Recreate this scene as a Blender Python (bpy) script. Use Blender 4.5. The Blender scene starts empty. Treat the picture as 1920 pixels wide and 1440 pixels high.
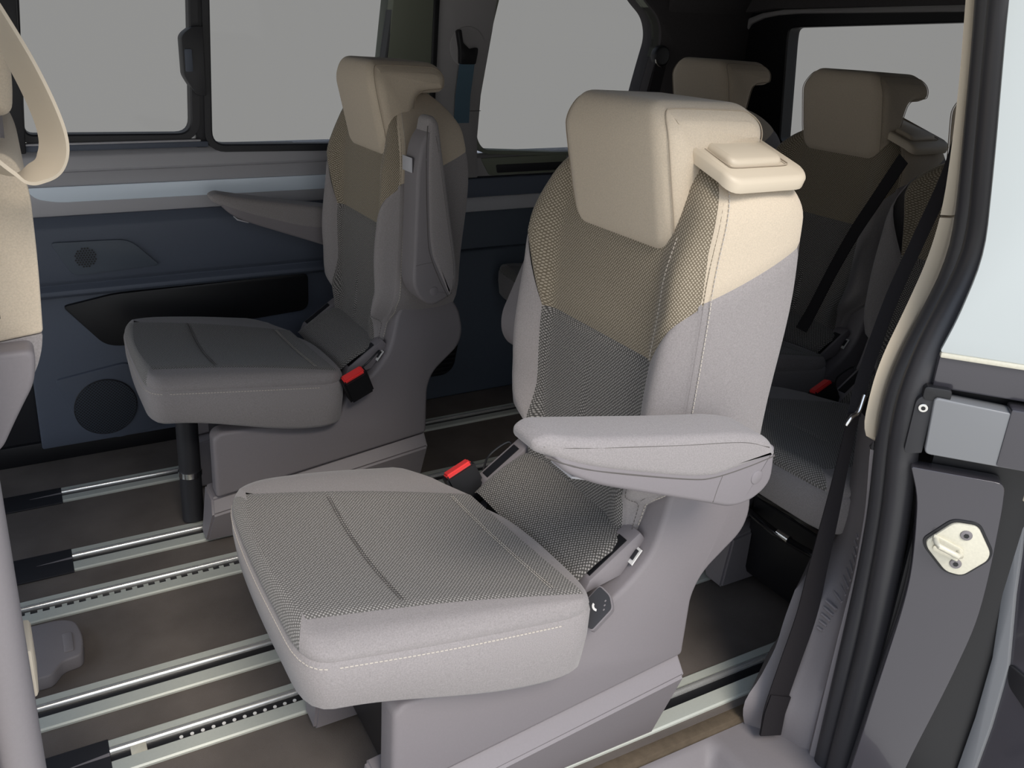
import bpy, bmesh, math, random
from mathutils import Vector, Matrix
random.seed(7)
C = bpy.context.scene
COL = C.collection
# ------------------------------------------------------------------ camera, sky, sun, exposure
# x runs to the rear of the van, y away from the open door, z up; metres
def make_camera():
    cd = bpy.data.cameras.new('camera'); co = bpy.data.objects.new('camera', cd); COL.objects.link(co)
    yaw, pitch, roll = math.radians(27.43), math.radians(19.8), math.radians(2.18)
    fw = Vector((math.sin(yaw)*math.cos(pitch), math.cos(yaw)*math.cos(pitch), -math.sin(pitch)))
    rt = Vector((math.cos(yaw), -math.sin(yaw), 0)); up = rt.cross(fw)
    r2 = rt*math.cos(roll) + up*math.sin(roll); u2 = -rt*math.sin(roll) + up*math.cos(roll)
    m = Matrix((r2, u2, -fw)).transposed().to_4x4(); m.translation = (0, 0, 1.2)
    co.matrix_world = m
    cd.sensor_fit = 'HORIZONTAL'; cd.sensor_width = 36.0; cd.lens = 36.0*1600/1920
    cd.shift_x = 119/1920; cd.shift_y = -112.5/1920
    cd.clip_start = 0.02; cd.clip_end = 200
    C.camera = co
make_camera()

SKY_LOW, SKY_HIGH = (1.15, 1.15, 1.125), (1.10, 1.32, 1.68)
def make_world():
    w = bpy.data.worlds.new('sky'); C.world = w; w.use_nodes = True
    n, l = w.node_tree.nodes, w.node_tree.links
    n.clear()
    out = n.new('ShaderNodeOutputWorld'); bg = n.new('ShaderNodeBackground')
    tc = n.new('ShaderNodeTexCoord'); sp = n.new('ShaderNodeSeparateXYZ')
    rp = n.new('ShaderNodeValToRGB')
    rp.color_ramp.elements[0].position = 0.08; rp.color_ramp.elements[0].color = (*SKY_LOW, 1)
    rp.color_ramp.elements[1].position = 0.60; rp.color_ramp.elements[1].color = (*SKY_HIGH, 1)
    l.new(tc.outputs['Generated'], sp.inputs[0]); l.new(sp.outputs['Z'], rp.inputs[0])
    l.new(rp.outputs[0], bg.inputs[0]); l.new(bg.outputs[0], out.inputs[0])
    bg.inputs[1].default_value = 1.0
make_world()

def make_sun():
    d = bpy.data.lights.new('sun', 'SUN'); d.energy = 2.6; d.angle = math.radians(24); d.color = (1.0, 0.91, 0.79)
    o = bpy.data.objects.new('sun', d); COL.objects.link(o)
    to_sun = Vector((-0.12, -1.0, 1.12)).normalized()
    o.rotation_euler = (-to_sun).to_track_quat('-Z', 'Y').to_euler()
    o.location = to_sun*6
make_sun()
C.view_settings.view_transform = 'Standard'; C.view_settings.look = 'None'
C.view_settings.exposure = 0.0; C.view_settings.gamma = 1.0; C.view_settings.use_curve_mapping = False
if hasattr(C, 'cycles'):
    C.cycles.transparent_max_bounces = 12; C.cycles.max_bounces = 10

# ------------------------------------------------------------------ materials
def bsdf(m): return m.node_tree.nodes['Principled BSDF']
def mat(name, col, rough=0.6, metal=0.0, noise=0.0, scale=60.0, bump=0.0, bscale=None, spec=0.5, sheen=0.0, coat=0.0):
    m = bpy.data.materials.new(name); m.use_nodes = True
    b = bsdf(m); n, l = m.node_tree.nodes, m.node_tree.links
    b.inputs['Base Color'].default_value = (*col, 1); b.inputs['Roughness'].default_value = rough
    b.inputs['Metallic'].default_value = metal; b.inputs['Specular IOR Level'].default_value = spec
    if sheen: b.inputs['Sheen Weight'].default_value = sheen
    if coat: b.inputs['Coat Weight'].default_value = coat; b.inputs['Coat Roughness'].default_value = 0.05
    if noise or bump:
        tc = n.new('ShaderNodeTexCoord'); nt = n.new('ShaderNodeTexNoise')
        nt.inputs['Scale'].default_value = scale; nt.inputs['Detail'].default_value = 4
        l.new(tc.outputs['Object'], nt.inputs['Vector'])
        if noise:
            mx = n.new('ShaderNodeMix'); mx.data_type = 'RGBA'
            mx.inputs[6].default_value = (*[c*(1-noise) for c in col], 1); mx.inputs[7].default_value = (*[min(1, c*(1+noise)) for c in col], 1)
            l.new(nt.outputs['Fac'], mx.inputs[0]); l.new(mx.outputs[2], b.inputs['Base Color'])
        if bump:
            bt = n.new('ShaderNodeTexNoise'); bt.inputs['Scale'].default_value = bscale or scale*6; bt.inputs['Detail'].default_value = 2
            l.new(tc.outputs['Object'], bt.inputs['Vector'])
            bp = n.new('ShaderNodeBump'); bp.inputs['Strength'].default_value = bump; bp.inputs['Distance'].default_value = 0.001
            l.new(bt.outputs['Fac'], bp.inputs['Height']); l.new(bp.outputs[0], b.inputs['Normal'])
    return m
def dotted(name, ground, dot, cell=0.0041, thr=0.33, hole=False):
    """woven cloth or grille with a staggered grid of dots, laid out in the piece's own UV metres"""
    m = mat(name, ground, 0.85 if not hole else 0.6); b = bsdf(m); n, l = m.node_tree.nodes, m.node_tree.links
    uv = n.new('ShaderNodeUVMap'); mp = n.new('ShaderNodeMapping'); mp.inputs['Rotation'].default_value = (0, 0, math.radians(45))
    v = n.new('ShaderNodeTexVoronoi'); v.inputs['Scale'].default_value = 1/cell; v.inputs['Randomness'].default_value = 0.0 if hole else 0.12
    rp = n.new('ShaderNodeValToRGB')
    e = rp.color_ramp.elements; e[0].position = thr-0.10; e[0].color = (*dot, 1); e[1].position = thr+0.08; e[1].color = (*ground, 1)
    l.new(uv.outputs[0], mp.inputs[0]); l.new(mp.outputs[0], v.inputs['Vector']); l.new(v.outputs['Distance'], rp.inputs[0])
    l.new(rp.outputs[0], b.inputs['Base Color'])
    bp = n.new('ShaderNodeBump'); bp.inputs['Strength'].default_value = 0.35; bp.inputs['Distance'].default_value = 0.0012; bp.invert = not hole
    l.new(v.outputs['Distance'], bp.inputs['Height']); l.new(bp.outputs[0], b.inputs['Normal'])
    if not hole: b.inputs['Sheen Weight'].default_value = 0.15
    return m
M = dict(
    beige=mat('beige_cloth', (0.56, 0.475, 0.37), 0.9, noise=0.20, scale=520, bump=0.25, bscale=1400, spec=0.2, sheen=0.2),
    grey=mat('grey_cloth', (0.278, 0.256, 0.254), 0.9, noise=0.32, scale=520, bump=0.25, bscale=1400, spec=0.2, sheen=0.2),
    insert=dotted('dotted_grey_cloth', (0.060, 0.056, 0.052), (0.34, 0.32, 0.30)),
    cushion_insert=dotted('dotted_grey_cloth_top_lit', (0.105, 0.098, 0.092), (0.37, 0.35, 0.33)),  # insert cloth again, paler: light from above is put into the colour
    chest=dotted('dotted_beige_cloth', (0.155, 0.125, 0.085), (0.44, 0.38, 0.29)),
    thread=mat('pale_thread', (0.55, 0.50, 0.44), 0.8),
    beigeseam=mat('beige_seam', (0.36, 0.30, 0.23), 0.9),
    dthread=mat('dark_seam', (0.10, 0.09, 0.085), 0.9),
    plastic=mat('grey_plastic', (0.215, 0.196, 0.206), 0.5, noise=0.05, scale=300, bump=0.12, bscale=1600, spec=0.4),
    trimgrey=mat('warm_grey_plastic', (0.205, 0.188, 0.195), 0.55, noise=0.05, scale=300, bump=0.12, bscale=1600, spec=0.4),
    pbeige=mat('beige_plastic', (0.58, 0.50, 0.39), 0.45, bump=0.06, bscale=1500, spec=0.4),
    dark=mat('dark_plastic', (0.022, 0.022, 0.026), 0.5, bump=0.1, bscale=1500),
    gloss_black=mat('gloss_black_plastic', (0.008, 0.008, 0.010), 0.15),
    black=mat('black_plastic', (0.008, 0.008, 0.010), 0.45),
    blue=mat('blue_grey_plastic', (0.105, 0.122, 0.160), 0.5, noise=0.05, scale=300, bump=0.1, bscale=1600, spec=0.35),
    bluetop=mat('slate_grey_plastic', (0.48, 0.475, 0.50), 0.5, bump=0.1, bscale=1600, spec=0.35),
    silver=mat('pale_silver_trim', (0.80, 0.90, 1.0), 0.38),
    alu=mat('brushed_aluminium', (0.52, 0.54, 0.49), 0.45, metal=0.15, noise=0.05, scale=200),
    bead=mat('bright_aluminium', (0.80, 0.80, 0.78), 0.25, metal=0.75),
    chrome=mat('chrome', (0.75, 0.74, 0.72), 0.18, metal=1.0),
    red=mat('red_plastic', (0.80, 0.045, 0.045), 0.35),
    white=mat('white_print', (0.75, 0.74, 0.72), 0.6),
    carpet=mat('charcoal_carpet', (0.125, 0.108, 0.098), 0.95, noise=0.45, scale=7, bump=0.6, bscale=900, spec=0.1),
    carpet2=mat('brown_carpet_edge', (0.11, 0.085, 0.06), 0.95, noise=0.3, scale=60, bump=0.6, bscale=900, spec=0.1),
    head=mat('dark_headliner', (0.075, 0.068, 0.070), 0.95, noise=0.1, scale=90),
    pillar=mat('grey_pillar_plastic', (0.36, 0.345, 0.345), 0.6, bump=0.1, bscale=1500, spec=0.3),
    greenp=mat('olive_grey_pillar_plastic', (0.21, 0.225, 0.175), 0.6, spec=0.3),
    rubber=mat('black_rubber', (0.035, 0.034, 0.038), 0.42, spec=0.5),
    paint=mat('dark_metallic_paint', (0.055, 0.052, 0.062), 0.22, metal=0.25, coat=0.6),
    belt=mat('black_webbing', (0.014, 0.012, 0.014), 0.75, bump=0.3, bscale=700, spec=0.3),
    bluebelt=mat('blue_grey_webbing', (0.09, 0.16, 0.22), 0.6),
    cream=mat('cream_metal', (0.66, 0.63, 0.52), 0.4, metal=0.2, noise=0.12, scale=250),
    grille=dotted('speaker_mesh', (0.040, 0.050, 0.068), (0.004, 0.004, 0.006), cell=0.0062, thr=0.34, hole=True),
)
def glass(name, tint, refl=0.06):
    m = bpy.data.materials.new(name); m.use_nodes = True
    n, l = m.node_tree.nodes, m.node_tree.links; n.clear()
    o = n.new('ShaderNodeOutputMaterial'); t = n.new('ShaderNodeBsdfTransparent'); g = n.new('ShaderNodeBsdfGlossy')
    mx = n.new('ShaderNodeMixShader'); lw = n.new('ShaderNodeLayerWeight'); lw.inputs[0].default_value = 0.25
    mt = n.new('ShaderNodeMath'); mt.operation = 'MULTIPLY'; mt.inputs[1].default_value = refl/0.06*0.25
    t.inputs[0].default_value = (*tint, 1); g.inputs['Roughness'].default_value = 0.02
    l.new(lw.outputs['Fresnel'], mt.inputs[0]); l.new(mt.outputs[0], mx.inputs[0]); l.new(t.outputs[0], mx.inputs[1]); l.new(g.outputs[0], mx.inputs[2]); l.new(mx.outputs[0], o.inputs[0])
    return m
M['glass'] = glass('privacy_glass', (0.484, 0.484, 0.484))
M['outer_glass'] = glass('outer_glass', (0.10, 0.11, 0.11), 0.24)

# ------------------------------------------------------------------ building helpers
def link(name, me, parent):
    o = bpy.data.objects.new(name, me); COL.objects.link(o)
    if parent is not None: o.parent = parent
    return o
def off(parent):
    v = Vector((0, 0, 0)); p = parent
    while p is not None:
        v += Vector(p.location); p = p.parent
    return v
def mk(name, verts, faces, m, parent=None, smooth=True, uv=None, angle=40):
    """verts in van coordinates (or in the seat's build frame); stored relative to the parent"""
    d = off(parent) if parent is not None else Vector((0, 0, 0))
    me = bpy.data.meshes.new(name)
    me.from_pydata([tuple(Vector(v)-d) for v in verts], [], faces)
    bm = bmesh.new(); bm.from_mesh(me); bmesh.ops.recalc_face_normals(bm, faces=bm.faces); bm.to_mesh(me); bm.free()
    me.materials.append(M[m] if isinstance(m, str) else m)
    if uv is not None:
        ul = me.uv_layers.new(name='UVMap')
        for lp in me.loops: ul.data[lp.index].uv = uv[lp.vertex_index]
    if smooth:
        for p in me.polygons: p.use_smooth = True
        me.set_sharp_from_angle(angle=math.radians(angle))
    me.update()
    return link(name, me, parent)
def mkbm(name, bm, m, parent=None, smooth=True, angle=35):
    d = off(parent) if parent is not None else Vector((0, 0, 0))
    for v in bm.verts: v.co -= d
    bmesh.ops.recalc_face_normals(bm, faces=bm.faces)
    me = bpy.data.meshes.new(name); bm.to_mesh(me); bm.free()
    me.materials.append(M[m])
    if smooth:
        for p in me.polygons: p.use_smooth = True
        me.set_sharp_from_angle(angle=math.radians(angle))
    return link(name, me, parent)
def tag(o, label=None, cat=None, group=None, kind=None):
    if label: o['label'] = label
    if cat: o['category'] = cat
    if group: o['group'] = group
    if kind: o['kind'] = kind
    return o
def empty(name, loc, label=None, cat=None, group=None, kind=None):
    o = bpy.data.objects.new(name, None); COL.objects.link(o); o.location = loc; o.empty_display_size = 0.05
    return tag(o, label, cat, group, kind)
AX = {'x': (1, 2, 0), 'y': (0, 2, 1), 'z': (0, 1, 2)}
def place(ax, p, q):
    i, j, k = AX[ax]; v = [0, 0, 0]; v[i], v[j], v[k] = p[0], p[1], q
    return Vector(v)
def bm_prism(poly, ax, a, b, bevel=0.0, seg=2):
    bm = bmesh.new()
    f = bm.faces.new([bm.verts.new(place(ax, p, a)) for p in poly])
    r = bmesh.ops.extrude_face_region(bm, geom=[f])
    dv = place(ax, (0, 0), b-a)
    for e in r['geom']:
        if isinstance(e, bmesh.types.BMVert): e.co += dv
    bmesh.ops.recalc_face_normals(bm, faces=bm.faces)
    if bevel:
        ed = [e for e in bm.edges if len(e.link_faces) == 2 and e.calc_face_angle(0) > math.radians(28)]
        bmesh.ops.bevel(bm, geom=ed, offset=bevel, segments=seg, affect='EDGES', profile=0.5, clamp_overlap=True)
    return bm
def prism(name, poly, ax, a, b, m, parent=None, bevel=0.0, seg=2, angle=35):
    return mkbm(name, bm_prism(poly, ax, a, b, bevel, seg), m, parent, angle=angle)
def rect(x0, y0, x1, y1): return [(x0, y0), (x1, y0), (x1, y1), (x0, y1)]
def box(name, lo, hi, m, parent=None, bevel=0.0, seg=2):
    return prism(name, rect(lo[0], lo[1], hi[0], hi[1]), 'z', lo[2], hi[2], m, parent, bevel, seg)
def rounded(poly, r, n=5):
    """round every corner of a 2D polygon (r: one radius or one per corner)"""
    out = []; N = len(poly)
    for i, p in enumerate(poly):
        ri = r[i] if isinstance(r, (list, tuple)) else r
        P = Vector(p).to_2d(); A = Vector(poly[i-1]).to_2d(); B = Vector(poly[(i+1) % N]).to_2d()
        da, db = (A-P), (B-P); la, lb = da.length, db.length
        k = min(ri, la*0.48, lb*0.48)
        if k < 1e-5: out.append(tuple(P)); continue
        a, b = P+da/la*k, P+db/lb*k
        for j in range(n+1):
            t = j/n; q = a*(1-t)**2 + P*2*t*(1-t) + b*t*t
            out.append(tuple(q))
    return out
def circle(cx, cy, r, n=24): return [(cx+r*math.cos(2*math.pi*i/n), cy+r*math.sin(2*math.pi*i/n)) for i in range(n)]
def inset(poly, d):
    N = len(poly); out = []
    A = sum(poly[i][0]*poly[(i+1) % N][1]-poly[(i+1) % N][0]*poly[i][1] for i in range(N))
    s = 1 if A > 0 else -1
    for i in range(N):
        p, a, b = Vector(poly[i]).to_2d(), Vector(poly[i-1]).to_2d(), Vector(poly[(i+1) % N]).to_2d()
        t1 = (p-a); t2 = (b-p)
        t1 = t1.normalized() if t1.length > 1e-9 else t2.normalized(); t2 = t2.normalized() if t2.length > 1e-9 else t1
        nn = Vector((-(t1.y+t2.y), t1.x+t2.x))
        nn = nn.normalized()*s if nn.length > 1e-6 else Vector((-t1.y, t1.x))*s
        c = max(0.5, abs(nn.dot(Vector((-t1.y, t1.x)))))
        out.append(tuple(p+nn*d/c))
    return out
def depth_inside(poly):
    """for every corner of a polygon: how far the opposite side lies along the inward normal"""
    N = len(poly); A = inset(poly, 1e-4); out = []
    for i in range(N):
        p = Vector(poly[i]).to_2d(); d = (Vector(A[i]).to_2d()-p).normalized(); best = 9
        for j in range(N):
            if j in (i, (i-1) % N): continue
            a, b = Vector(poly[j]).to_2d(), Vector(poly[(j+1) % N]).to_2d(); e = b-a
            den = d.x*e.y-d.y*e.x
            if abs(den) < 1e-12: continue
            w = a-p; t = (w.x*e.y-w.y*e.x)/den; u = (w.x*d.y-w.y*d.x)/den
            if t > 1e-6 and -.001 <= u <= 1.001: best = min(best, t)
        out.append(best)
    return out
def inset_safe(poly, d, dep, bias=None):
    N = len(poly); A0 = inset(poly, 1e-4)
    lim = [min(d*(bias(A0[i][0]-poly[i][0], A0[i][1]-poly[i][1])[1] if bias else 1), q*(bias(A0[i][0]-poly[i][0], A0[i][1]-poly[i][1])[0] if bias else .42)) for i, q in enumerate(dep)]
    for k in range(4): lim = [min(lim[i], (lim[i-1]+2*lim[i]+lim[(i+1) % N])/4) for i in range(N)]
    A = inset(poly, 1e-4); out = []
    for i in range(N):
        p = Vector(poly[i]).to_2d(); v = (Vector(A[i]).to_2d()-p).normalized(); out.append(p+v*lim[i])
    for k in range(2 if d > .002 else 0):
        out = [(out[i-1]+out[i]*2+out[(i+1) % N])/4 for i in range(N)]
    return [tuple(p) for p in out]
def pillow_prism(name, poly, ax, a, b, m, parent=None, R=0.02, n=6, taper=None, bias=None, key=None):
    """prism whose two end faces are rounded over with radius R (upholstered slab)"""
    rings, dep, L = [], depth_inside(poly), (b-a)/2; mid = (a+b)/2; R = min(R, L*0.95)
    js = [(-1, k) for k in range(n+1)] + [(1, n-k) for k in range(n+1)]
    for sg, k in js:
        th = math.pi/2*k/n; ins = R*(1-math.sin(th)); q = sg*(L-R+R*math.cos(th))
        rings.append((inset_safe(poly, ins, dep, bias), q))
    V = []
    for P, q in rings:
        for p in P:
            f = taper(p) if taper else 1.0
            V.append(place(ax, p, mid+q*f))
    N = len(poly); F = []
    for i in range(len(rings)-1):
        for j in range(N): F.append((i*N+j, i*N+(j+1) % N, (i+1)*N+(j+1) % N, (i+1)*N+j))
    for base, P in ((0, rings[0][0]), ((len(rings)-1)*N, rings[-1][0])):
        if key is None: F.append(tuple(range(base, base+N))); continue
        k = [key(p) for p in P]; a = b = max(range(N), key=lambda i: k[i])      # lace the two long edges together
        for _ in range(N-2):
            na, nb = (a+1) % N, (b-1) % N
            if a == b: F.append((base+a, base+na, base+nb)); a, b = na, nb; continue
            if (b-a) % N == 1: break
            if (a+1) % N != b and k[na] >= k[nb]: F.append((base+a, base+na, base+b)); a = na
            else: F.append((base+a, base+b, base+nb)); b = nb
    F = [f for f in F if len(set(f)) == len(f)]
    return mk(name, V, F, m, parent, angle=50)
def spline(pts, n=8):
    P = [Vector(p) for p in pts]; out = []
    for i in range(len(P)-1):
        p0 = P[i-1] if i else P[0]*2-P[1]; p1, p2 = P[i], P[i+1]; p3 = P[i+2] if i+2 < len(P) else P[-1]*2-P[-2]
        for k in range(n):
            t = k/n
            out.append(0.5*((2*p1)+(p2-p0)*t+(2*p0-5*p1+4*p2-p3)*t*t+(3*p1-p0-3*p2+p3)*t**3))
    out.append(P[-1]); return out
def sweep(name, path, sec, m, parent=None, up=Vector((0, 0, 1)), closed=False, smooth=True):
    """sweep a 2D section (list of (a, b), a along side, b along 'up'-ish normal) along a 3D path"""
    P = [Vector(p) for p in path]; V = []; N = len(sec)
    for i, p in enumerate(P):
        t = (P[(i+1) % len(P)]-P[i-1]) if closed else (P[min(i+1, len(P)-1)]-P[max(i-1, 0)])
        t.normalize(); s = t.cross(up)
        if s.length < 1e-4: s = t.cross(Vector((1, 0, 0)))
        s.normalize(); u = s.cross(t)
        for a, b in sec: V.append(p+s*a+u*b)
    F = []; K = len(P)
    for i in range(K if closed else K-1):
        for j in range(N): F.append((i*N+j, i*N+(j+1) % N, ((i+1) % K)*N+(j+1) % N, ((i+1) % K)*N+j))
    if not closed: F.append(tuple(range(N))); F.append(tuple(range((K-1)*N, K*N)))
    return mk(name, V, F, m, parent, smooth=smooth, angle=45)
def tube(name, path, r, m, parent=None, n=8, closed=False):
    return sweep(name, path, circle(0, 0, r, n), m, parent, closed=closed)
def ribbon(name, path, wdir, width, thick, m, parent=None):
    """flat strap along a path; wdir gives the direction across its width"""
    P = [Vector(p) for p in path]; V = []; W = Vector(wdir).normalized()
    for i, p in enumerate(P):
        t = (P[min(i+1, len(P)-1)]-P[max(i-1, 0)]).normalized(); w = (W-t*W.dot(t)).normalized(); nn = t.cross(w)
        wd = width(i/(len(P)-1)) if callable(width) else width
        for a, b in ((-1, -1), (1, -1), (1, 1), (-1, 1)): V.append(p+w*a*wd/2+nn*b*thick/2)
    F = []
    for i in range(len(P)-1):
        for j in range(4): F.append((i*4+j, i*4+(j+1) % 4, i*4+4+(j+1) % 4, i*4+4+j))
    F.append((0, 1, 2, 3)); k = (len(P)-1)*4; F.append((k, k+1, k+2, k+3))
    return mk(name, V, F, m, parent, angle=40)
def stitches(name, path, m, parent, dash=0.0042, gap=0.0022, r=0.0009):
    """a line of short raised thread stitches, joined as one part"""
    P = [Vector(p) for p in path]; V = []; F = []
    d = [0]
    for i in range(1, len(P)): d.append(d[-1]+(P[i]-P[i-1]).length)
    def at(s):
        for i in range(1, len(P)):
            if s <= d[i]: return P[i-1].lerp(P[i], (s-d[i-1])/max(1e-9, d[i]-d[i-1]))
        return P[-1]
    s = 0
    while s+dash < d[-1]:
        a, b = at(s), at(s+dash); t = (b-a).normalized(); u = t.orthogonal().normalized(); w = t.cross(u); k = len(V)
        for q in (a, b):
            for c, e in ((1, 0), (0, 1), (-1, 0), (0, -1)): V.append(q+u*c*r+w*e*r)
        for j in range(4): F.append((k+j, k+(j+1) % 4, k+4+(j+1) % 4, k+4+j))
        F.append((k, k+1, k+2, k+3)); F.append((k+4, k+5, k+6, k+7)); s += dash+gap
    return tag(mk(name, V, F, m, parent, smooth=False), kind='stuff')
def clu(n):
    """n+1 parameters in 0..1, packed towards both ends so that seams get fine geometry"""
    return [0.5-0.5*math.cos(math.pi*i/n) for i in range(n+1)]
def patch(name, Fn, U, V, m, parent, uvf=None):
    vs, uv = [], []
    for v in V:
        for u in U:
            p = Fn(u, v); vs.append(p)
            if uvf: uv.append(uvf(p))
    n = len(U); F = [(j*n+i, j*n+i+1, (j+1)*n+i+1, (j+1)*n+i) for j in range(len(V)-1) for i in range(n-1)]
    return mk(name, vs, F, m, parent, uv=uv if uvf else None, angle=60)
def lerp(a, b, t): return a+(b-a)*t
def interp(tab, z):
    if z <= tab[0][0]: return tab[0][1]
    for (a, va), (b, vb) in zip(tab, tab[1:]):
        if z <= b:
            t = (z-a)/(b-a); t = t*t*(3-2*t); return va+(vb-va)*t
    return tab[-1][1]
def sstep(a, b, x):
    t = min(1, max(0, (x-a)/(b-a))); return t*t*(3-2*t)

# ------------------------------------------------------------------ the passenger seat
SX, SY = 0.66, 1.03
ZB, Z1 = 0.445, 1.045            # bottom and top of the backrest
def make_seat(T, ds, label, group, arm_door='down', arm_aisle='up', up_deg=70, detail=True, hr_lift=0.0, tray=True, low=0.0, post=False):
    """ds: side of the sliding door (-1 towards the camera). T shifts the finished seat."""
    Z1 = 1.045-low
    root = empty('passenger_seat', (SX, SY, 0), label, 'seat', group)
    Y = lambda yl: SY+yl
    # ---- backrest
    def halfw(z, sg):
        w = interp([(0.445, .150), (0.50, .154), (0.555, .198), (0.585, .212), (0.85, .213)], z)
        z0, p = (0.93-low, 3.0) if (sg == ds and tray) else (0.865-low, 2.0)
        if z > z0: w *= max(0.0, 1-((z-z0)/(Z1-z0))**p)**(1/p)
        return w
    xf0 = lambda z: interp([(0.445, .782), (0.52, .790), (0.62, .797), (0.85, .803), (1.03, .822)], z)
    xr0 = lambda z: interp([(0.445, .955), (0.63, .966), (0.84, .980), (0.95, .974), (1.03, .955)], z)
    bulge = lambda z: interp([(0.445, .008), (0.56, .030), (0.68, .036), (0.85, .026), (0.97, .010)], z)
    def kx(z):
        z0 = 0.955-low
        return 1.0 if z <= z0 else max(0.0, 1-((z-z0)/(Z1-z0))**2.2)**(1/2.2)
    def xfr(z):
        a, b, k = xf0(z), xr0(z), kx(z); mid = a*.45+b*.55
        return mid+(a-mid)*k, mid+(b-mid)*k
    def front(yl, z, sink=0.0):
        sg = 1 if yl > 0 else -1; w = max(1e-6, halfw(z, sg)); s = min(1, abs(yl)/w); a, b = xfr(z)
        g = sstep(.56, .86, s)-1.15*sstep(.88, 1.0, s)
        return Vector((a-bulge(z)*g*kx(z)+sink, Y(yl), z))
    def side(sg, t, z, sink=0.0):
        w = halfw(z, sg); a, b = xfr(z); x0 = a+.15*bulge(z)*kx(z)
        return Vector((lerp(x0, b, t), Y(sg*(w+.010*math.sin(math.pi*min(1, t*1.0))**.6*kx(z) - sink)), z))
    def seam(d, depth=.0045, wd=.006): return depth*math.exp(-(d/wd)**2)
    def zs(a, b, n): return [lerp(a, b, t) for t in clu(n)]
    # insert between the bolsters, below the chest seam
    ZC, YI, YC = .735, .138, .146
    ZS = lambda sg: .905 if sg > 0 else .845
    ZR = lambda sg: .975 if sg > 0 else .912
    def f_insert(u, v):
        z = lerp(ZB, ZC, v); h = lerp(YI, YC, v); yl = lerp(-h, h, u); d = min(u, 1-u)*2*h; d2 = (1-v)*(ZC-ZB)
        return front(yl, z, max(seam(d), seam(d2)))
    U, V = clu(26), clu(24)
    yz = lambda p: (p.y+(1 if p.y > SY else -1)*(p.x-.80)*.8, p.z)
    patch('backrest_insert', f_insert, U, V, 'insert', root, yz)
    # chest panel above it, up over the top
    def bottom(u):
        w = halfw(ZS(1), 1); wl = halfw(ZS(-1), -1)
        if u < .25: t = u/.25; return lerp(-wl, -YC, t), lerp(ZS(-1), ZC, t)
        if u > .75: t = (u-.75)/.25; return lerp(YC, w, t), lerp(ZC, ZS(1), t)
        t = (u-.25)/.5; return lerp(-YC, YC, t), ZC
    def f_chest(u, v):
        yb, zb = bottom(u); z = lerp(zb, Z1-1e-4, math.sin(v*math.pi/2))
        wb = halfw(zb, 1 if yb > 0 else -1); fr = lerp(yb/wb, u*2-1, v); sg = 1 if fr > 0 else -1
        return front(fr*halfw(z, sg), z, max(seam((z-zb)*.9), seam(min(u, 1-u)*.42)))
    Uc = [t*.25 for t in clu(10)][:-1]+[.25+t*.5 for t in clu(24)][:-1]+[.75+t*.25 for t in clu(10)]
    patch('chest_panel', f_chest, Uc, [i/26 for i in range(3)]+[.1+.9*i/24 for i in range(25)], 'chest', root, yz)
    for sg in (-1, 1):
        def f_bol(u, v):
            zt = lerp(ZC, ZS(sg), u); z = lerp(ZB, zt, v); w = halfw(z, sg); yl = lerp(lerp(YI, YC, v), w, u)
            return front(sg*yl, z, max(seam((zt-z)), seam(u*(w-YI)), seam((1-u)*(w-YI))))
        patch('side_bolster', f_bol, clu(14), clu(24), 'grey', root)
        def f_low(u, v):
            zt = lerp(ZS(sg), ZR(sg), u); z = lerp(ZB, zt, v); return side(sg, u, z, max(seam(u*.17), seam(zt-z, .003)))
        def f_up(u, v):
            zb = lerp(ZS(sg), ZR(sg), u); z = lerp(zb, Z1-1e-4, math.sin(v*math.pi/2)); return side(sg, u, z, max(seam(u*.17), seam(z-zb, .003)))
        patch('lower_side_panel', f_low, clu(14), clu(20), 'grey', root)
        patch('upper_side_panel', f_up, clu(14), [i/24 for i in range(25)], 'beige', root)
        if detail:
            stitches('stitching', [side(sg, .07, z) + Vector((0, sg*.0012, 0)) for z in [lerp(.47, 1.0, i/60) for i in range(61)]], 'thread', root)
    def f_back(u, v):
        z = lerp(ZB, Z1-1e-4, math.sin(v*math.pi/2)); yl = lerp(-halfw(z, -1), halfw(z, 1), u); a, b = xfr(z)
        return Vector((b+.012*math.sin(math.pi*u), Y(yl), z))
    patch('back_panel', f_back, clu(14), [i/24 for i in range(25)], 'grey', root)
    if detail:
        stitches('stitching', [front(-.155+.0*i, lerp(.46, .73, i/40))+Vector((-.0012, -.004, 0)) for i in range(41)], 'dthread', root, r=.0006)
        for sgn in (-1,):
            stitches('stitching', [front(sgn*lerp(.150, .158, i/30), lerp(.745, .93, i/30))+Vector((-.001, 0, 0)) for i in range(31)], 'thread', root, r=.0007)
    # ---- headrest: upright pad with a lip running back over the top of the backrest
    hl = hr_lift
    hp = rounded([(.803, .892+hl), (.763, 1.060+hl), (.772, 1.106+hl), (.932, 1.100+hl), (.956, 1.078+hl), (.950, 1.036+hl), (.882, 1.034+hl), (.862, .892+hl)],
                 [.026, .03, .045, .030, .024, .018, .020, .026], 7)
    hr_w = lambda z: 1.0-.22*sstep(1.040, 1.112, z-hr_lift)**1.5-.10*(1-sstep(.885, .935, z-hr_lift))
    hc = SY-.024
    hr = pillow_prism('headrest', hp, 'y', hc-.127, hc+.127, 'beige', root, R=.034, n=10, bias=lambda x, z: (.56, 1.0) if x > abs(z)*.6 else (.34, .8), taper=lambda p: hr_w(p[1]))
    q = inset_safe(hp, .011, depth_inside(hp), lambda x, z: (.56, 1.0) if x > abs(z)*.6 else (.34, .8))
    for sg in (-1, 1):
        tube('piping', [Vector((p[0], hc+sg*.127*hr_w(p[1])-sg*.0058, p[1])) for p in q], .0009, 'beigeseam', hr, n=5, closed=True)
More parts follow.
